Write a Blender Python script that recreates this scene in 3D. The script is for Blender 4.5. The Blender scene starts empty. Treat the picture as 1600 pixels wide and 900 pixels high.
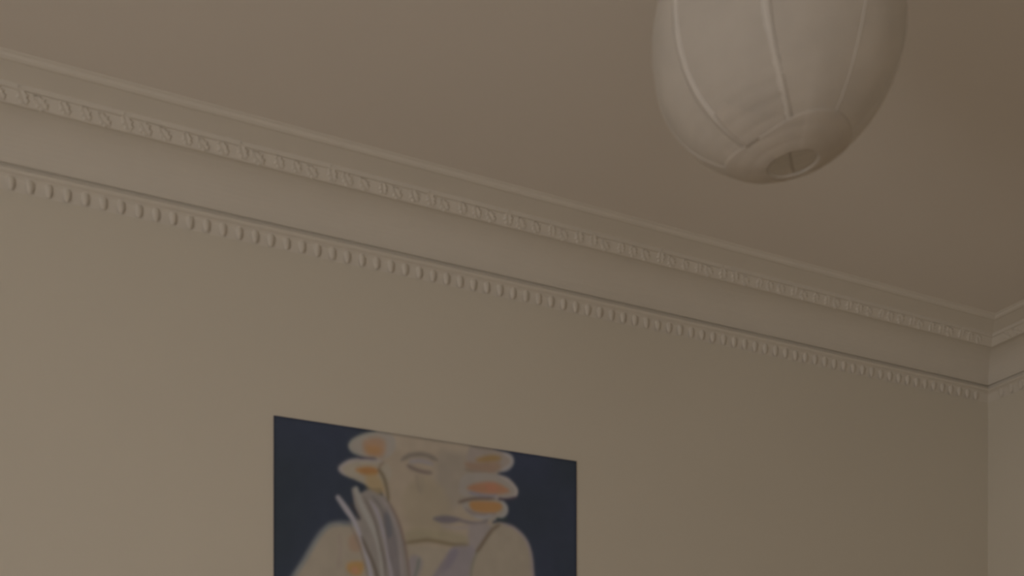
import bpy, bmesh, math, random
import numpy as np
from mathutils import Vector, Matrix
random.seed(4)
PI = math.pi

# ------------------------------------------------------------------ camera, light, exposure
# room axes: x runs to the right along the far wall (corner at x=0), far wall at y=0, z up
scene = bpy.context.scene
EYE = 1.6
CAMX, CAMY = -3.333, -2.905
YAW = math.atan2(0.4274, 0.9041)
cam_data = bpy.data.cameras.new('camera')
cam_data.sensor_width = 36.0
cam_data.lens = 36.0 * 1700 / 1600
cam_data.shift_y = 0.5
cam = bpy.data.objects.new('camera', cam_data)
scene.collection.objects.link(cam)
cam.location = (CAMX, CAMY, EYE)
cam.rotation_euler = (PI / 2, 0, -YAW)
scene.camera = cam
cam_data.dof.use_dof = True            # the picture is a little soft everywhere
cam_data.dof.focus_distance = 60.0
cam_data.dof.aperture_fstop = 5.8

world = bpy.data.worlds.new('overcast_sky')
scene.world = world
world.use_nodes = True
bg = world.node_tree.nodes['Background']
bg.inputs['Color'].default_value = (0.86, 0.92, 1.0, 1)
bg.inputs['Strength'].default_value = 0.5

XL, YF, ZC = -5.6, -5.0, 3.27          # left wall, front wall, ceiling
WIN = [(-3.55, -2.35), (-1.85, -0.65)]  # the two window openings in the left wall (y from, to)
WZ0, WZ1 = 0.55, 2.55
FILL_WIN = (-4.5, -3.1)                      # unseen opening added in the front wall for fill light (x from, to)
def window_and_fill(y0, y1, power, front=False):
    d = bpy.data.lights.new('window_daylight_and_fill', 'AREA')
    d.shape = 'RECTANGLE'
    d.size = (WZ1 - WZ0) * 0.96
    d.size_y = (y1 - y0) * 0.96
    d.energy = power
    d.color = (1.0, 0.93, 0.875)
    o = bpy.data.objects.new('window_daylight_and_fill', d)
    scene.collection.objects.link(o)
    o.location = (XL - 0.22, (y0 + y1) / 2, (WZ0 + WZ1) / 2)
    o.rotation_euler = (0, -PI / 2, 0)      # shines towards +x, into the room
    if front:
        d.size, d.size_y = d.size_y, d.size
        o.location = ((y0 + y1) / 2, YF - 0.22, (WZ0 + WZ1) / 2)
        o.rotation_euler = (PI / 2, 0, 0)   # shines towards +y
for (y0, y1), pw in zip(WIN, (80, 8)):
    window_and_fill(y0, y1, pw)
window_and_fill(*FILL_WIN, 11, True)  # added frontal fill behind the camera, evens out the side light

vs = scene.view_settings
vs.view_transform = 'Standard'
vs.look = 'None'
vs.exposure = -0.99
vs.gamma = 1.0
vs.use_curve_mapping = False

# ------------------------------------------------------------------ helpers
def link(name, me, parent=None):
    o = bpy.data.objects.new(name, me)
    scene.collection.objects.link(o)
    if parent is not None:
        o.parent = parent
    return o

def mesh(name, verts, faces, m, smooth=False):
    me = bpy.data.meshes.new(name)
    me.from_pydata([tuple(v) for v in verts], [], faces)
    if m: me.materials.append(m)
    if smooth:
        me.polygons.foreach_set('use_smooth', [True] * len(me.polygons))
    me.update()
    return me

def box_bm(bm, x0, x1, y0, y1, z0, z1):
    v = [bm.verts.new(p) for p in ((x0,y0,z0),(x1,y0,z0),(x1,y1,z0),(x0,y1,z0),(x0,y0,z1),(x1,y0,z1),(x1,y1,z1),(x0,y1,z1))]
    for f in ((0,3,2,1),(4,5,6,7),(0,1,5,4),(1,2,6,5),(2,3,7,6),(3,0,4,7)):
        bm.faces.new([v[i] for i in f])

def obj_bm(name, bm, m, parent=None):
    bmesh.ops.recalc_face_normals(bm, faces=bm.faces)
    me = bpy.data.meshes.new(name)
    bm.to_mesh(me); bm.free()
    me.materials.append(m)
    return link(name, me, parent)

def boxes(name, lst, m, parent=None):
    bm = bmesh.new()
    for b in lst: box_bm(bm, *b)
    return obj_bm(name, bm, m, parent)

def mat(name, col, rough=0.85, scale=40, amount=0.03, bump=0.05, bscale=120, bdist=0.001, detail=3, metallic=0.0):
    m = bpy.data.materials.new(name)
    m.use_nodes = True
    nt = m.node_tree
    b = nt.nodes['Principled BSDF']
    b.inputs['Roughness'].default_value = rough
    b.inputs['Metallic'].default_value = metallic
    b.inputs['Specular IOR Level'].default_value = 0.25
    tc = nt.nodes.new('ShaderNodeTexCoord')
    n = nt.nodes.new('ShaderNodeTexNoise')
    n.inputs['Scale'].default_value = scale
    n.inputs['Detail'].default_value = detail
    nt.links.new(tc.outputs['Object'], n.inputs['Vector'])
    cr = nt.nodes.new('ShaderNodeValToRGB')
    cr.color_ramp.elements[0].position = 0.3
    cr.color_ramp.elements[1].position = 0.7
    cr.color_ramp.elements[0].color = tuple(c * (1 - amount) for c in col) + (1,)
    cr.color_ramp.elements[1].color = tuple(min(1, c * (1 + amount)) for c in col) + (1,)
    nt.links.new(n.outputs['Fac'], cr.inputs['Fac'])
    nt.links.new(cr.outputs['Color'], b.inputs['Base Color'])
    n2 = nt.nodes.new('ShaderNodeTexNoise')
    n2.inputs['Scale'].default_value = bscale
    nt.links.new(tc.outputs['Object'], n2.inputs['Vector'])
    bp = nt.nodes.new('ShaderNodeBump')
    bp.inputs['Strength'].default_value = bump
    bp.inputs['Distance'].default_value = bdist
    nt.links.new(n2.outputs['Fac'], bp.inputs['Height'])
    nt.links.new(bp.outputs['Normal'], b.inputs['Normal'])
    return m

M_WALL = mat('warm_white_wall_paint', (0.75, 0.71, 0.622), 0.9, 1.3, 0.012, 0.12, 60)
M_CEIL = mat('white_ceiling_paint', (0.79, 0.74, 0.68), 0.92, 1.1, 0.012, 0.10, 50)
M_TRIM = mat('white_plaster', (0.765, 0.725, 0.655), 0.85, 9, 0.012, 0.12, 80)
M_FLOOR = mat('oiled_oak', (0.60, 0.47, 0.34), 0.5, 6, 0.2, 0.1, 60)
M_FRAME = mat('white_gloss_paint', (0.8, 0.79, 0.76), 0.4)
M_WIRE = mat('grey_steel_wire', (0.45, 0.44, 0.42), 0.35, metallic=0.8)
M_CORD = mat('white_cord_plastic', (0.72, 0.70, 0.66), 0.5)
M_BULB = mat('frosted_bulb_glass', (0.85, 0.84, 0.80), 0.25)

# ------------------------------------------------------------------ room shell
T = 0.3
def struct(o):
    o['kind'] = 'structure'
    return o
struct(boxes('wall_far', [(XL - T, T, 0, T, 0, ZC)], M_WALL))
struct(boxes('wall_right', [(0, T, YF - T, 0, 0, ZC)], M_WALL))
struct(boxes('wall_front', [(XL - T, FILL_WIN[0], YF - T, YF, 0, ZC), (FILL_WIN[1], T, YF - T, YF, 0, ZC),
                            (FILL_WIN[0], FILL_WIN[1], YF - T, YF, 0, WZ0), (FILL_WIN[0], FILL_WIN[1], YF - T, YF, WZ1, ZC)], M_WALL))
segs = []
ys = [YF] + [v for w in WIN for v in w] + [0]
for i in range(0, len(ys), 2):
    segs.append((XL - T, XL, ys[i], ys[i + 1], 0, ZC))
for y0, y1 in WIN:
    segs.append((XL - T, XL, y0, y1, 0, WZ0))
    segs.append((XL - T, XL, y0, y1, WZ1, ZC))
struct(boxes('wall_left', segs, M_WALL))
struct(boxes('floor', [(XL - T, T, YF - T, T, -0.1, 0)], M_FLOOR))
struct(boxes('ceiling', [(XL - T, T, YF - T, T, ZC, ZC + 0.1)], M_CEIL))
for k, (y0, y1) in enumerate(WIN + [FILL_WIN]):
    w = link('window_%d' % (k + 1), None); w['kind'] = 'structure'
    w.location = (XL - 0.1, (y0 + y1) / 2, WZ0)
    if k == 2:  # the third one is made up, it only frames the added fill light
        w.location = ((y0 + y1) / 2, YF - 0.1, WZ0); w.rotation_euler = (0, 0, PI / 2)
    hw, hh, f = (y1 - y0) / 2, WZ1 - WZ0, 0.06
    boxes('window_frame', [(-0.03, 0.03, -hw, -hw + f, 0, hh), (-0.03, 0.03, hw - f, hw, 0, hh),
                           (-0.03, 0.03, -hw + f, hw - f, 0, f), (-0.03, 0.03, -hw + f, hw - f, hh - f, hh)], M_FRAME, w)
    boxes('mullion', [(-0.025, 0.025, -0.03, 0.03, f, hh - f)], M_FRAME, w)
    boxes('window_sill', [(0.03, 0.2, -hw, hw, 0.0, 0.03)], M_FRAME, w)
for nm, b in (('baseboard_far', (XL + 0.02, -0.02, -0.018, -0.0005, 0.0, 0.14)),
              ('baseboard_right', (-0.018, -0.0005, YF, -0.02, 0.0, 0.14)),
              ('baseboard_front', (XL + 0.02, -0.02, YF + 0.0005, YF + 0.018, 0.0, 0.14))):
    struct(boxes(nm, [b], M_FRAME))

# ------------------------------------------------------------------ plaster cornice
# profile: (distance from wall, height below ceiling); the same run on each wall, mitred in the corners
def profile():
    p = [(0.0, -0.180), (0.0015, -0.174), (0.004, -0.165), (0.0075, -0.152), (0.014, -0.147), (0.022, -0.144),
         (0.0255, -0.140), (0.024, -0.1355), (0.010, -0.134), (0.009, -0.122)]
    p = [(q, h - 0.013) for q, h in p]
    c0, c1 = (0.018, -0.135), (0.118, -0.046)
    for i in range(13):                       # the hollow cove
        t = i / 12 * PI / 2
        p.append((c0[0] + (c1[0] - c0[0]) * (1 - math.cos(t)), c0[1] + (c1[1] - c0[1]) * math.sin(t)))
    p += [(0.119, -0.052), (0.126, -0.0545), (0.130, -0.052), (0.147, -0.032), (0.154, -0.032), (0.156, -0.022),
          (0.190, -0.014), (0.212, -0.0095), (0.2145, -0.011), (0.220, -0.0115), (0.227, -0.008), (0.231, -0.003), (0.236, -0.002), (0.238, 0.0), (0.0, 0.0)]
    return p
PROF = profile()
def cornice(name, wall_from, wall_to, inward):
    """straight run between two room corners, mitred at 45 degrees at both ends"""
    a, b = Vector(wall_from), Vector(wall_to)
    d = (b - a).normalized(); n = Vector(inward)
    verts, faces = [], []
    k = len(PROF)
    for e, s in ((a, 1), (b, -1)):
        for q, h in PROF:
            p = e + d * (s * q) + n * q
            verts.append((p.x, p.y, ZC + h))
    for i in range(k):
        j = (i + 1) % k
        faces.append((i, j, k + j, k + i))
    faces.append(tuple(range(k))); faces.append(tuple(reversed(range(k, 2 * k))))
    me = mesh(name, verts, faces, M_TRIM)
    o = link(name, me)
    bm = bmesh.new(); bm.from_mesh(me); bmesh.ops.recalc_face_normals(bm, faces=bm.faces)
    bm.to_mesh(me); bm.free()
    return struct(o)
RUNS = [('trim_1', (XL, 0), (0, 0), (0, -1)), ('trim_2', (0, 0), (0, YF), (-1, 0)),
        ('trim_3', (0, YF), (XL, YF), (0, 1)), ('trim_4', (XL, YF), (XL, 0), (1, 0))]
trims = [cornice(*r) for r in RUNS]

def leaf_mesh():
    """raised acanthus-like leaf, base at origin, tip along +y, lying in xy, relief +z; metres"""
    outl = [(0.0, 0.0, .0045), (0.006, 0.005, .006), (0.012, 0.007, .0085), (0.0085, 0.0125, .0075), (0.0145, 0.016, .0090), (0.0095, 0.0205, .0080),
            (0.011, 0.0265, .0075), (0.005, 0.028, .008), (0.0, 0.0345, .0095)]
    verts, faces = [], []
    L = len(outl)
    for x, y, z in outl: verts.append((0, y, z * 0.45 + 0.001))
    for s in (1, -1):
        base = len(verts)
        for x, y, z in outl: verts.append((s * x * 0.55, y, z))
        for x, y, z in outl: verts.append((s * x, y, -0.004))
        for i in range(L - 1):
            q = (i, base + i, base + i + 1, i + 1)
            r = (base + i, base + L + i, base + L + i + 1, base + i + 1)
            faces.append(q if s == 1 else tuple(reversed(q)))
            faces.append(r if s == 1 else tuple(reversed(r)))
    return mesh('leaf', verts, faces, M_TRIM)
def tongue_mesh():
    """rounded tongue (one of the small dentils): x along wall, y out of the wall, z down is negative"""
    verts, faces = [], []
    prof = [(0.0, 0.010), (-0.010, 0.0125), (-0.019, 0.0115), (-0.026, 0.007), (-0.0285, 0.0)]
    w = [0.0115, 0.012, 0.0105, 0.007, 0.002]
    cols = [(-1, 0), (-0.72, 0.72), (0, 1), (0.72, 0.72), (1, 0)]
    for (z, r), ww in zip(prof, w):
        for cx, cy in cols:
            verts.append((cx * ww, -cy * r, z))
    for i in range(4):
        for j in range(4):
            a = i * 5 + j
            faces.append((a, a + 5, a + 6, a + 1))
    faces.append((0, 1, 2, 3, 4))
    me = mesh('tongue', verts, faces, M_TRIM, True)
    return me
LEAF, TONGUE = leaf_mesh(), tongue_mesh()
def put(name, me, parent, M):
    o = bpy.data.objects.new(name, me)
    scene.collection.objects.link(o)
    o.parent = parent
    o.matrix_local = M
    return o
SLOPE = math.atan2(0.020, 0.017)
def ornaments(parent, a, b, inward, step_leaf, step_tongue):
    a, b = Vector(a).to_3d(), Vector(b).to_3d()
    d = (b - a).normalized(); n = Vector(inward).to_3d(); up = Vector((0, 0, 1))
    Ltot = (b - a).length
    # leaves on the sloping band between cove and ceiling
    along_band = (n * 0.0175 + up * 0.020).normalized()       # from the cove up to the ceiling
    face_out = (n * 0.020 - up * 0.0175).normalized()
    m = int((Ltot - 0.32) / step_leaf)
    for i in range(m):
        q = 0.16 + (Ltot - 0.32 - m * step_leaf) / 2 + step_leaf * (i + 0.5)
        sgn = 1 if i % 2 else -1
        ang = 0.62 + 0.25 * math.sin(i * 2.3)
        yv = along_band * math.cos(ang) - d * math.sin(ang)
        zv = face_out; xv = yv.cross(zv)
        o = a + d * q + n * 0.129 + up * (ZC - 0.0525) + d * 0.010
        sc = 1.05 + 0.08 * math.sin(i * 5.1)
        M = Matrix(((xv.x, yv.x, zv.x, o.x), (xv.y, yv.y, zv.y, o.y), (xv.z, yv.z, zv.z, o.z), (0, 0, 0, 1))) @ Matrix.Diagonal((sc * 1.15, sc * 1.1, 0.62, 1))
        put('leaf', LEAF, parent, M)
    m = int((Ltot - 0.06) / step_tongue)
    for i in range(m):
        q = 0.03 + (Ltot - 0.06 - m * step_tongue) / 2 + step_tongue * (i + 0.5)
        o = a + d * q + n * 0.006 + up * (ZC - 0.1585)
        M = Matrix(((d.x, -n.x, 0, o.x), (d.y, -n.y, 0, o.y), (0, 0, 1, o.z), (0, 0, 0, 1))) @ Matrix.Diagonal((0.8, 0.6, 1.2, 1))
        put('tongue', TONGUE, parent, M)
ornaments(trims[0], (XL, 0), (0, 0), (0, -1), 0.046, 0.042)
# on the right wall only the end nearest the corner is in sight
ornaments(trims[1], (0, 0), (0, -1.6), (-1, 0), 0.046, 0.042)

# ------------------------------------------------------------------ paper lantern
LC = Vector((-2.199, -1.502, 2.825)); LR = 0.20
def lin(c):
    c = np.asarray(c, float) / 255.0
    return np.where(c <= 0.04045, c / 12.92, ((c + 0.055) / 1.055) ** 2.4)

def paper_mat(name, col, mix=0.4):
    m = bpy.data.materials.new(name); m.use_nodes = True
    nt = m.node_tree
    for n in list(nt.nodes): nt.nodes.remove(n)
    out = nt.nodes.new('ShaderNodeOutputMaterial')
    df = nt.nodes.new('ShaderNodeBsdfDiffuse'); tr = nt.nodes.new('ShaderNodeBsdfTranslucent')
    mx = nt.nodes.new('ShaderNodeMixShader'); mx.inputs[0].default_value = mix
    tc = nt.nodes.new('ShaderNodeTexCoord')
    n = nt.nodes.new('ShaderNodeTexNoise'); n.inputs['Scale'].default_value = 14; n.inputs['Detail'].default_value = 6
    cr = nt.nodes.new('ShaderNodeValToRGB')
    cr.color_ramp.elements[0].position = 0.3; cr.color_ramp.elements[1].position = 0.72
    cr.color_ramp.elements[0].color = tuple(c * 0.955 for c in col) + (1,)
    cr.color_ramp.elements[1].color = tuple(min(1, c * 1.03) for c in col) + (1,)
    nt.links.new(tc.outputs['Object'], n.inputs['Vector'])
    nt.links.new(n.outputs['Fac'], cr.inputs['Fac'])
    bp = nt.nodes.new('ShaderNodeBump'); bp.inputs['Strength'].default_value = 0.35; bp.inputs['Distance'].default_value = 0.004
    n2 = nt.nodes.new('ShaderNodeTexNoise'); n2.inputs['Scale'].default_value = 9; n2.inputs['Detail'].default_value = 4
    nt.links.new(tc.outputs['Object'], n2.inputs['Vector'])
    nt.links.new(n2.outputs['Fac'], bp.inputs['Height'])
    for s in (df, tr):
        nt.links.new(cr.outputs['Color'], s.inputs['Color'])
        nt.links.new(bp.outputs['Normal'], s.inputs['Normal'])
    nt.links.new(df.outputs[0], mx.inputs[1]); nt.links.new(tr.outputs[0], mx.inputs[2])
    nt.links.new(mx.outputs[0], out.inputs['Surface'])
    return m
M_PAPER = paper_mat('rice_paper', (0.90, 0.872, 0.83), 0.63)
M_SEAM = paper_mat('doubled_rice_paper', (0.935, 0.905, 0.86), 0.47)
M_PAPER2 = paper_mat('rice_paper_bottom_band', (0.915, 0.88, 0.83), 0.60)

Rt = Vector((math.cos(YAW), -math.sin(YAW), 0)); Fw = Vector((math.sin(YAW), math.cos(YAW), 0))
lantern = link('paper_lantern', None)
lantern['label'] = 'round white rice paper lantern lamp hanging unlit from the ceiling'
lantern['category'] = 'lamp'
lantern.location = LC
# it hangs slightly askew: its lower opening swings a few degrees sideways
swing = (Rt * math.sin(math.radians(111)) - Fw * math.cos(math.radians(111))).normalized()
axis_down = (Vector((0, 0, -1)) * math.cos(math.radians(9.5)) + swing * math.sin(math.radians(9.5))).normalized()
tilt = Vector((0, 0, -1)).rotation_difference(axis_down)
lantern.rotation_mode = 'QUATERNION'
lantern.rotation_quaternion = tilt
P0 = math.radians(11.8); P1 = PI - math.radians(13)
RIBS = 22
def az_dir(az):
    a = math.radians(az)
    return Rt * math.sin(a) - Fw * math.cos(a)
def ball(p, az, dr=0.0):
    """point on the shade: p = angle from the lowest point, az = bearing seen from the viewer's side"""
    k = (p - P0) / (P1 - P0) * RIBS
    fr = k - math.floor(k)
    gore = 0.0002 * math.cos(math.radians(8 * (az - (-19))))
    wob = 0.0016 * math.sin(3 * p + 0.045 * az) * math.sin(math.radians(az * 3 + 40))
    r = LR - 0.0006 * abs(2 * fr - 1) ** 2 - gore + wob * math.sin(p) + dr
    d = az_dir(az)
    return d * (r * math.sin(p)) + Vector((0, 0, -r * math.cos(p)))
def shell(name, pa, pb, aza, azb, nP, nA, m, dr=0.0, parent=None, closed=False, edge=None):
    verts, faces = [], []
    for i in range(nP + 1):
        t = i / nP
        p = pa + (pb - pa) * t
        for j in range(nA if closed else nA + 1):
            az = aza + (azb - aza) * j / nA
            pp = p
            if edge: pp = p + edge(t, az)
            verts.append(ball(pp, az, dr))
    w = nA if closed else nA + 1
    for i in range(nP):
        for j in range(nA):
            j2 = (j + 1) % w
            faces.append((i * w + j, i * w + j2, (i + 1) * w + j2, (i + 1) * w + j))
    o = link(name, mesh(name, verts, faces, m, True), parent)
    md = o.modifiers.new('thickness', 'SOLIDIFY'); md.thickness = 0.0004; md.offset = 0
    return o
shade = shell('lamp_shade', P0, P1, 0, 360, 132, 144, M_PAPER, 0, lantern, True)
# overlapping sheets: strips over the joints of the gores, a wavy collar round the lower opening
for k in range(8):
    az = -19 + 45 * k
    w = 3.3 if k in (0, 7) else 0.7
    verts, faces = [], []
    n = 60
    for i in range(n + 1):
        p = P0 + (P1 - P0) * i / n
        c = az + 1.6 * math.sin(4 * p + k)
        hw = math.degrees(math.atan(0.0060 * (w / 2.6) / (LR * max(0.25, math.sin(p)))))
        for q in (-1, 0, 1):
            verts.append(ball(p, c + q * hw, 0.0012 if q == 0 else 0.0004))
        if i:
            b0 = (i - 1) * 3
            faces += [(b0, b0 + 1, b0 + 4, b0 + 3), (b0 + 1, b0 + 2, b0 + 5, b0 + 4)]
    o = link('seam_strip', mesh('seam_strip', verts, faces, M_SEAM, True), shade)
    md = o.modifiers.new('thickness', 'SOLIDIFY'); md.thickness = 0.0003; md.offset = 0
collar = shell('paper_collar', P0, math.radians(30), 0, 360, 20, 144, M_PAPER2, 0.0014, shade, True,
      edge=lambda t, az: t * math.radians(2.2) * math.sin(math.radians(az * 3 + 60)))
# one gore section below the middle is pasted with a second sheet, its upper edge slanting
shell('paper_patch', math.radians(27), math.radians(46), -64, -19, 24, 24, M_PAPER2, 0.0008, shade, False,
      edge=lambda t, az: t * math.radians(3) * math.sin(math.radians(az * 5)))

def ring_mesh(name, r, z, tube, m, nu=48, nv=8):
    verts, faces = [], []
    for i in range(nu):
        a = 2 * PI * i / nu
        for j in range(nv):
            b = 2 * PI * j / nv
            rr = r + tube * math.cos(b)
            verts.append((rr * math.cos(a), rr * math.sin(a), z + tube * math.sin(b)))
    for i in range(nu):
        for j in range(nv):
            faces.append((i*nv+j, ((i+1)%nu)*nv+j, ((i+1)%nu)*nv+(j+1)%nv, i*nv+(j+1)%nv))
    return mesh(name, verts, faces, m, True)
def tube_between(name, pts, r, m, parent, nv=8):
    pts = [Vector(p) for p in pts]
    verts, faces = [], []
    for i, p in enumerate(pts):
        t = (pts[min(i + 1, len(pts) - 1)] - pts[max(i - 1, 0)]).normalized()
        u = t.cross(Vector((0, 1, 0.01))).normalized(); v = t.cross(u)
        for j in range(nv):
            a = 2 * PI * j / nv
            verts.append(p + u * (r * math.cos(a)) + v * (r * math.sin(a)))
    for i in range(len(pts) - 1):
        for j in range(nv):
            j2 = (j + 1) % nv
            faces.append((i * nv + j, i * nv + j2, (i + 1) * nv + j2, (i + 1) * nv + j))
    faces.append(tuple(range(nv))); faces.append(tuple(range(len(verts) - nv, len(verts))))
    return link(name, mesh(name, verts, faces, m, False), parent)
def lathe(name, prof, m, parent, n=32):
    verts, faces = [], []
    for r, z in prof:
        for j in range(n):
            a = 2 * PI * j / n
            verts.append((r * math.cos(a), r * math.sin(a), z))
    for i in range(len(prof) - 1):
        for j in range(n):
            j2 = (j + 1) % n
            faces.append((i*n+j, i*n+j2, (i+1)*n+j2, (i+1)*n+j))
    return link(name, mesh(name, verts, faces, m, True), parent)
rb = LR * math.sin(P0) * 0.99
link('bottom_ring', ring_mesh('bottom_ring', rb, -LR * math.cos(P0) + 0.0010, 0.0009, M_CORD), lantern)
rt = LR * math.sin(P1)
zt = -LR * math.cos(P1)
link('top_ring', ring_mesh('top_ring', rt, zt - 0.001, 0.0012, M_WIRE), lantern)
# wire holder: two uprights and a cross bar that carries the socket
tube_between('wire_holder', [(-rt, 0, zt - 0.001), (-rt * 0.9, 0, zt - 0.05), (-0.020, 0, zt - 0.06)], 0.0011, M_WIRE, lantern)
tube_between('wire_holder', [(rt, 0, zt - 0.001), (rt * 0.9, 0, zt - 0.05), (0.020, 0, zt - 0.06)], 0.0011, M_WIRE, lantern)
tube_between('wire_holder', [(-rt * 0.93, 0, zt - 0.035), (rt * 0.93, 0, zt - 0.035)], 0.0011, M_WIRE, lantern)
lathe('lamp_socket', [(0.001, 0.192), (0.012, 0.190), (0.017, 0.180), (0.019, 0.150), (0.019, 0.125), (0.016, 0.122), (0.001, 0.122)], M_CORD, lantern)
lathe('light_bulb', [(0.013, 0.124), (0.014, 0.105), (0.020, 0.085), (0.029, 0.062), (0.031, 0.045), (0.026, 0.028), (0.014, 0.018), (0.0005, 0.015)], M_BULB, lantern)
inv = lantern.rotation_quaternion.inverted()
top_w = Vector((0, 0, ZC - 0.035)) - Vector((0, 0, LC.z)) 
s_top = lantern.rotation_quaternion @ Vector((0, 0, 0.19))
rose_c = Vector((s_top.x, s_top.y, ZC - LC.z))
tube_between('lamp_cord', [inv @ s_top, inv @ (s_top + Vector((0, 0, 0.03))), inv @ Vector((s_top.x, s_top.y, ZC - LC.z - 0.03))], 0.0030, M_CORD, lantern)
rose = lathe('ceiling_rose', [(0.001, -0.045), (0.012, -0.045), (0.020, -0.038), (0.038, -0.022), (0.046, -0.008), (0.047, 0.0), (0.001, 0.0)], M_CORD, lantern)
rose.location = inv @ rose_c
rose.rotation_mode = 'QUATERNION'; rose.rotation_quaternion = inv

# ------------------------------------------------------------------ poster on the far wall
PX0, PX1, PZ1, PZ0 = -2.666, -1.745, EYE + 1.028, EYE - 0.30
PW, PH = PX1 - PX0, PZ1 - PZ0
M_EDGE = mat('poster_edge', (0.30, 0.24, 0.24), 0.8)

nx, ny = 400, 520
us = np.linspace(0, 1, nx + 1); vsn = np.linspace(0, 1, ny + 1) ** 1.0
U, V = np.meshgrid(us, vsn)
# drawing coordinates: a perspective sketch grid in which the motif was measured
wx = PX0 + U * PW - CAMX; wy = 0.0 - 0.004 - CAMY; wz = PZ1 - V * PH - EYE
depth = wx * math.sin(YAW) + wy * math.cos(YAW)
side = wx * math.cos(YAW) - wy * math.sin(YAW)
DX = 800 + 1700 * side / depth
DY = 1250 - 1700 * wz / depth
rng = np.random.RandomState(3)

def blur_noise(sx, sy):
    g = rng.rand(sy + 2, sx + 2)
    x = U * sx; y = V * sy
    xi = x.astype(int); yi = y.astype(int); fx = x - xi; fy = y - yi
    fx = fx * fx * (3 - 2 * fx); fy = fy * fy * (3 - 2 * fy)
    return (g[yi, xi] * (1 - fx) + g[yi, xi + 1] * fx) * (1 - fy) + (g[yi + 1, xi] * (1 - fx) + g[yi + 1, xi + 1] * fx) * fy
IMG = np.zeros(U.shape + (3,))
IMG[:] = (41, 43, 49)
IMG += (blur_noise(6, 8)[..., None] - 0.5) * np.array((4, 3, 9))

def spline(pts, closed=False, n=8):
    P = [np.array(p, float) for p in pts]
    m = len(P); out = []
    rg = range(m if closed else m - 1)
    for i in rg:
        p0 = P[(i - 1) % m] if closed or i > 0 else P[0]
        p1 = P[i]; p2 = P[(i + 1) % m]
        p3 = P[(i + 2) % m] if closed or i + 2 < m else P[-1]
        for k in range(n):
            t = k / n
            out.append(0.5 * ((2 * p1) + (-p0 + p2) * t + (2 * p0 - 5 * p1 + 4 * p2 - p3) * t * t + (-p0 + 3 * p1 - 3 * p2 + p3) * t ** 3))
    if not closed: out.append(P[-1])
    return np.array(out)

def region(P, pad):
    return (DX > P[:, 0].min() - pad) & (DX < P[:, 0].max() + pad) & (DY > P[:, 1].min() - pad) & (DY < P[:, 1].max() + pad)

def seg_dist(x, y, P, W=None):
    best = np.full(x.shape, 1e9)
    for i in range(len(P) - 1):
        a, b = P[i], P[i + 1]
        d = b - a; L = float(d @ d) + 1e-9
        t = np.clip(((x - a[0]) * d[0] + (y - a[1]) * d[1]) / L, 0, 1)
        dd = np.hypot(x - a[0] - t * d[0], y - a[1] - t * d[1])
        if W is not None: dd = dd - (W[i] + (W[i + 1] - W[i]) * t)
        best = np.minimum(best, dd)
    return best

def blend(mask, alpha, col):
    c = np.array(col, float)
    IMG[mask] = IMG[mask] * (1 - alpha[:, None]) + c * alpha[:, None]

def fill(pts, col, soft=1.5, a=1.0, smooth=True):
    P = spline(pts, True, 6) if smooth else np.array(pts, float)
    m = region(P, soft * 3)
    x, y = DX[m], DY[m]
    inside = np.zeros(x.shape, bool)
    n = len(P)
    for i in range(n):
        x1, y1 = P[i]; x2, y2 = P[(i + 1) % n]
        c = ((y1 > y) != (y2 > y))
        if abs(y2 - y1) > 1e-9:
            inside ^= c & (x < (x2 - x1) * (y - y1) / (y2 - y1) + x1)
    d = seg_dist(x, y, np.vstack([P, P[:1]]))
    sd = np.where(inside, d, -d)
    al = np.clip(sd / (2 * soft) + 0.5, 0, 1)
    al = al * al * (3 - 2 * al)
    blend(m, al * a, col)

def stroke(pts, w, col, soft=1.5, a=1.0, taper=True):
    P = spline(pts, False, 6)
    n = len(P)
    t = np.linspace(0, 1, n)
    W = (w / 2) * (np.clip(np.minimum(t, 1 - t) * 5 + 0.35, 0, 1) if taper else np.ones(n))
    if isinstance(taper, tuple): W = (w / 2) * np.interp(t, np.linspace(0, 1, len(taper)), taper)
    m = region(P, w + soft * 3)
    d = seg_dist(DX[m], DY[m], P, W)
    al = np.clip(0.5 - d / (2 * soft), 0, 1)
    al = al * al * (3 - 2 * al)
    blend(m, al * a, col)

SKIN = (113, 101, 85)
# body down to the lower edge, shoulders
fill([(552,818),(525,817),(509,824),(494,842),(475,874),(457,902),(440,950),(430,1020),(428,1120),(430,1400),(900,1400),(870,1120),(850,1000),
      (838,930),(834,900),(831,868),(822,842),(803,824),(781,816),(760,816),(700,790),(620,790)], SKIN)
stroke([(560,819),(525,818),(509,825),(494,843),(475,875),(457,903)], 9, (88,86,82), 3, .75, False)
# head
fill([(588,672),(640,676),(700,686),(745,697),(770,700),(776,740),(768,775),(775,800),(768,818),(745,830),(735,852),(700,856),
      (640,850),(615,830),(600,780),(592,745),(585,720)], (116,102,85))
fill([(592,668),(640,676),(700,686),(745,697),(740,712),(690,705),(600,700)], (120,106,89), 5, .8)
fill([(690,705),(735,712),(745,740),(735,775),(700,800),(682,770),(680,730)], (107,96,83), 8, .7)
fill([(655,745),(690,760),(705,800),(700,835),(660,842),(640,820),(628,780)], (112,99,80), 7, .8)
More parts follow.
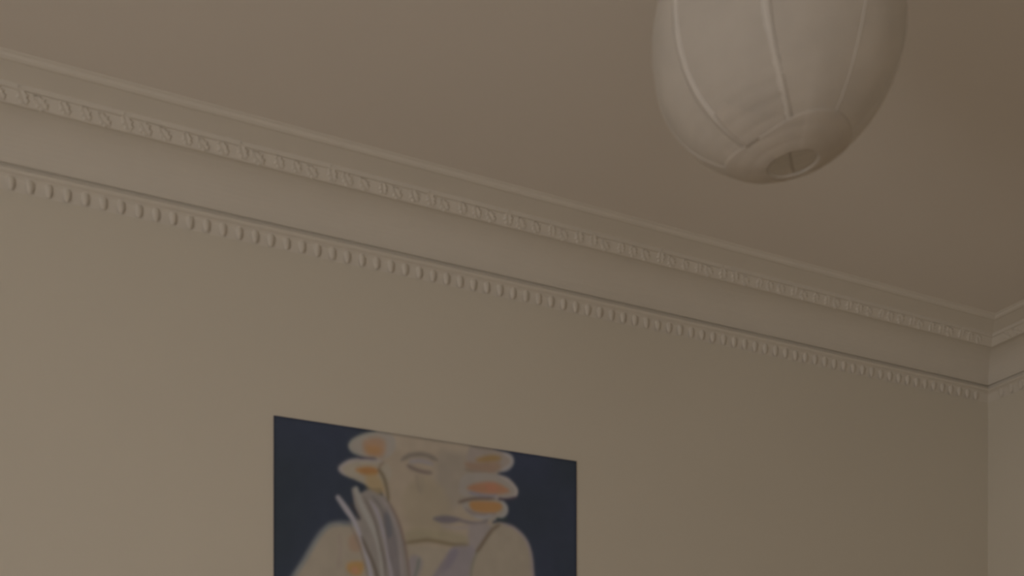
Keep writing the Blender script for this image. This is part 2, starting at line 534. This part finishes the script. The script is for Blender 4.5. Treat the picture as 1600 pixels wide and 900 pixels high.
# left curls of hair
fill([(600,674),(585,674),(569,678),(552,686),(545,696),(550,706),(566,713),(587,718),(606,714),(618,700),(615,682)], (113,103,91))
stroke([(592,675),(569,679),(552,687),(546,696),(551,705),(564,712)], 5, (106,101,90), 2, .7)
fill([(568,690),(585,684),(600,688),(602,704),(596,714),(582,713),(570,708)], (119,92,70), 5, .85)
fill([(572,698),(585,696),(596,701),(590,710),(576,708)], (119,87,56), 5, .75)
fill([(602,722),(585,718),(565,717),(547,719),(534,726),(530,733),(537,742),(553,749),(568,756),(580,762),(600,760),(612,740)], (115,104,88))
stroke([(598,721),(570,718),(548,720),(535,727),(531,733),(538,741)], 6, (118,107,100), 2.5, .8)
fill([(556,733),(570,729),(583,730),(592,735),(588,742),(578,744),(562,739)], (116,81,48), 4, .95)
fill([(572,744),(588,742),(597,752),(600,768),(586,775),(574,762)], (118,98,68), 5, .8)
stroke([(560,716),(574,716),(588,717)], 3, (44,38,46), 1.6, .7)
stroke([(600,722),(594,728),(592,736)], 4, (92,76,60), 2, .7)
# right curls
fill([(735,697),(760,699),(784,705),(797,712),(801,722),(796,730),(782,738),(765,742),(745,738),(730,725)], (110,98,87))
stroke([(786,707),(798,714),(800,723),(794,731),(783,736)], 6, (118,110,103), 2.2, .9)
fill([(745,717),(765,711),(780,713),(781,719),(765,722),(748,722)], (110,85,52), 4, .85)
fill([(728,722),(752,724),(776,722),(782,730),(770,738),(745,736),(730,732)], (107,84,66), 4, .75)
stroke([(725,733),(742,737),(765,739)], 3, (90,75,62), 2, .5)
fill([(722,745),(745,738),(775,741),(790,747),(802,757),(809,767),(804,777),(782,780),(760,779),(735,778),(718,770)], (111,101,90))
stroke([(777,742),(793,749),(803,759),(807,767),(803,776),(785,779),(770,777)], 5, (121,110,101), 2, .9)
fill([(730,762),(745,755),(770,753),(788,760),(796,768),(782,772),(760,772),(742,769)], (118,84,62), 3.5, .95)
fill([(758,757),(772,757),(778,765),(764,768)], (125,83,64), 5, .7)
stroke([(733,769),(748,773),(765,775),(776,774)], 4, (92,88,95), 2, .8)
fill([(722,786),(745,780),(775,780),(788,786),(793,797),(788,807),(770,814),(745,810),(728,800)], (110,101,90))
stroke([(784,783),(791,792),(790,803),(779,810)], 5, (114,108,100), 2, .9)
stroke([(716,785),(730,781),(745,779),(773,779)], 5, (80,67,57), 2, .95)
fill([(735,784),(760,783),(781,786),(784,795),(774,801),(752,801),(737,796)], (119,86,53), 3, .95)
stroke([(727,795),(740,802),(757,804),(775,803)], 4, (95,80,75), 2, .7)
stroke([(776,811),(785,812),(793,811)], 5, (44,48,46), 1.6, .95)
stroke([(778,779),(792,780),(808,777)], 3.5, (47,38,43), 1.6, .9)
# forehead touches the upper edge of the sheet
stroke([(700,688),(725,692),(748,699),(770,703)], 2.5, (99,86,72), 1.6, .7)
# brow, closed eye, nose
stroke([(627,719),(640,712),(655,710),(668,712),(683,719)], 7, (88,78,68), 2.4, .9)
stroke([(640,722),(656,720),(676,725)], 7, (101,93,90), 3, .8)
stroke([(636,727),(648,733),(660,737),(675,739)], 6, (87,74,65), 2.2, .95)
stroke([(642,720),(660,721),(678,727)], 2, (112,103,99), 1.4, .7)
stroke([(651,742),(652,754),(656,768)], 5, (104,91,76), 3, .7)
stroke([(658,745),(660,760),(657,772)], 4, (105,94,79), 3, .5)
# mouth
fill([(676,810),(688,806),(703,806),(722,812),(712,816),(700,818),(686,816)], (82,74,73), 2.2, .95)
stroke([(718,813),(736,817),(752,817),(762,813)], 5, (86,77,76), 2.2, .85)
stroke([(690,822),(715,825),(745,822)], 5, (108,97,92), 3, .7)
stroke([(742,806),(755,808),(768,804)], 4, (109,103,99), 2, .8)
# jaw and neck
fill([(640,828),(690,830),(728,838),(733,850),(700,846),(660,843),(636,845)], (108,97,76), 5, .8)
stroke([(630,849),(650,846),(668,844),(688,847),(710,851),(733,851)], 6, (89,76,57), 2.6, .9)
fill([(735,822),(768,820),(758,840),(745,862),(735,875),(732,850)], (105,95,90), 4, .8)
# mauve strap and shade on the chest
fill([(706,856),(735,853),(742,860),(738,880),(734,905),(735,960),(690,1010),(672,960),(680,915),(695,885)], (99,90,88), 4, .85)
fill([(705,858),(716,862),(704,885),(686,902),(676,930),(668,915),(686,885)], (90,81,84), 4, .7)
fill([(640,872),(652,868),(660,880),(652,905),(640,930),(630,900)], (98,89,88), 4, .7)
stroke([(655,872),(652,888),(647,905)], 4, (82,82,72), 2, .8)
# right shoulder line
stroke([(782,819),(770,827),(760,840),(750,855),(744,864)], 6, (87,74,60), 2, .95)
stroke([(746,862),(739,880),(736,900),(737,930)], 4, (92,86,72), 2.4, .7)
stroke([(781,817),(803,825),(821,843),(830,868),(833,902),(840,950)], 5, (108,96,92), 2.5, .8)
# flowers on the left arm
fill([(545,842),(555,834),(567,842),(566,856),(558,862),(547,858)], (113,92,74), 4, .9)
fill([(543,881),(556,877),(568,880),(566,895),(556,900),(543,892)], (121,92,56), 4, .95)
fill([(549,888),(557,886),(560,894),(552,897)], (126,88,68), 3, .7)
stroke([(530,835),(532,860),(528,890)], 5, (108,92,82), 4, .5)
# long strands falling over the shoulder
fill([(550,762),(562,770),(575,765),(592,772),(606,780),(618,805),(628,833),(634,864),(638,905),(640,980),(600,1010),(590,950),(578,900),
      (570,868),(560,833),(556,800),(552,780)], (100,91,82), 2)
fill([(600,800),(612,798),(622,830),(628,870),(628,910),(612,910),(606,860)], (88,80,76), 4, .9)
fill([(600,806),(608,806),(612,835),(604,838)], (74,72,71), 3.5, .9)
stroke([(528,777),(540,794),(552,812),(562,836),(572,866),(580,902),(584,950)], 8, (115,107,104), 2, 1, (.9,1.15,1,.75,.8,.9,1))
stroke([(556,764),(563,785),(573,806),(584,828),(592,855),(599,902),(602,950)], 9, (112,105,95), 2, 1, (.9,.9,1,1,.8,.8,.8))
stroke([(578,782),(589,800),(597,825),(604,852),(608,880),(612,905),(613,950)], 6, (112,103,100), 2, .95)
stroke([(594,776),(607,795),(616,815),(624,850),(629,905),(630,950)], 6, (107,97,90), 2.4, .9)
stroke([(565,838),(574,860),(583,880),(590,905),(592,940)], 5, (76,66,56), 2, .95)
stroke([(568,776),(578,795),(586,815),(592,840),(600,875),(602,905)], 4, (82,72,64), 2, .85)
stroke([(548,786),(556,800),(562,812)], 5, (48,44,44), 2, .9)
stroke([(582,776),(596,795),(602,818),(606,850),(612,880)], 3.5, (80,72,68), 2, .75)
stroke([(544,815),(553,832),(562,855),(571,885),(575,905)], 2.6, (88,76,68), 1.6, .7)
stroke([(592,733),(600,747),(605,766),(607,784)], 5.5, (86,74,57), 2.2, .95)
stroke([(607,784),(617,802),(625,822),(632,850),(637,880),(640,910)], 4, (90,74,64), 2.2, .85)
# thin darker rim of the printed sheet
rim = np.clip(1 - np.minimum(np.minimum(U, 1 - U) * PW, np.minimum(V, 1 - V) * PH) / 0.006, 0, 1)
IMG = IMG * (1 - 0.25 * rim[..., None])
# soft mottled watercolour wash
IMG *= 1 + (blur_noise(40, 56)[..., None] - 0.5) * 0.04
k5 = np.exp(-np.arange(-4, 5) ** 2 / (2 * 1.3 ** 2)); k5 /= k5.sum()
for ax in (0, 1):                             # ink bleeds a little into the paper
    pad = [(0, 0)] * 3; pad[ax] = (4, 4)
    q = np.pad(IMG, pad, mode='edge')
    IMG = sum(w * (q[i:i + IMG.shape[0]] if ax == 0 else q[:, i:i + IMG.shape[1]]) for i, w in enumerate(k5))
REF = lin((128, 115, 97))                     # the wall beside the sheet
WALLC = np.array((0.75, 0.71, 0.622))
PRINT_GAIN = 1.0
ALB = np.clip(lin(np.clip(IMG, 0, 255)) / REF * WALLC * PRINT_GAIN, 0, 0.95)

poster = link('poster', None)
poster['label'] = 'unframed poster on the wall, drawn woman with orange curls on dark navy'
poster['category'] = 'poster'
poster.location = (PX0 + PW / 2, 0, PZ0)
sheet = boxes('backing_sheet', [(-PW / 2, PW / 2, -0.0034, -0.0004, 0, PH)], M_EDGE, poster)
verts = np.stack([(U - 0.5) * PW, np.full(U.shape, -0.0042), (1 - V) * PH], -1).reshape(-1, 3)
idx = np.arange((nx + 1) * (ny + 1)).reshape(ny + 1, nx + 1)
quads = np.stack([idx[1:, :-1], idx[1:, 1:], idx[:-1, 1:], idx[:-1, :-1]], -1).reshape(-1, 4)
pm = bpy.data.meshes.new('printed_face')
pm.vertices.add(len(verts)); pm.vertices.foreach_set('co', verts.ravel())
pm.loops.add(quads.size); pm.loops.foreach_set('vertex_index', quads.ravel())
pm.polygons.add(len(quads)); pm.polygons.foreach_set('loop_start', np.arange(len(quads)) * 4)
pm.update(calc_edges=True)
at = pm.color_attributes.new('print', 'FLOAT_COLOR', 'POINT')
at.data.foreach_set('color', np.concatenate([ALB.reshape(-1, 3), np.ones((len(verts), 1))], 1).ravel())
mp = bpy.data.materials.new('poster_print'); mp.use_nodes = True
nt = mp.node_tree; b = nt.nodes['Principled BSDF']
b.inputs['Roughness'].default_value = 0.75; b.inputs['Specular IOR Level'].default_value = 0.1
an = nt.nodes.new('ShaderNodeAttribute'); an.attribute_name = 'print'
nt.links.new(an.outputs['Color'], b.inputs['Base Color'])
pm.materials.append(mp)
link('printed_face', pm, poster)
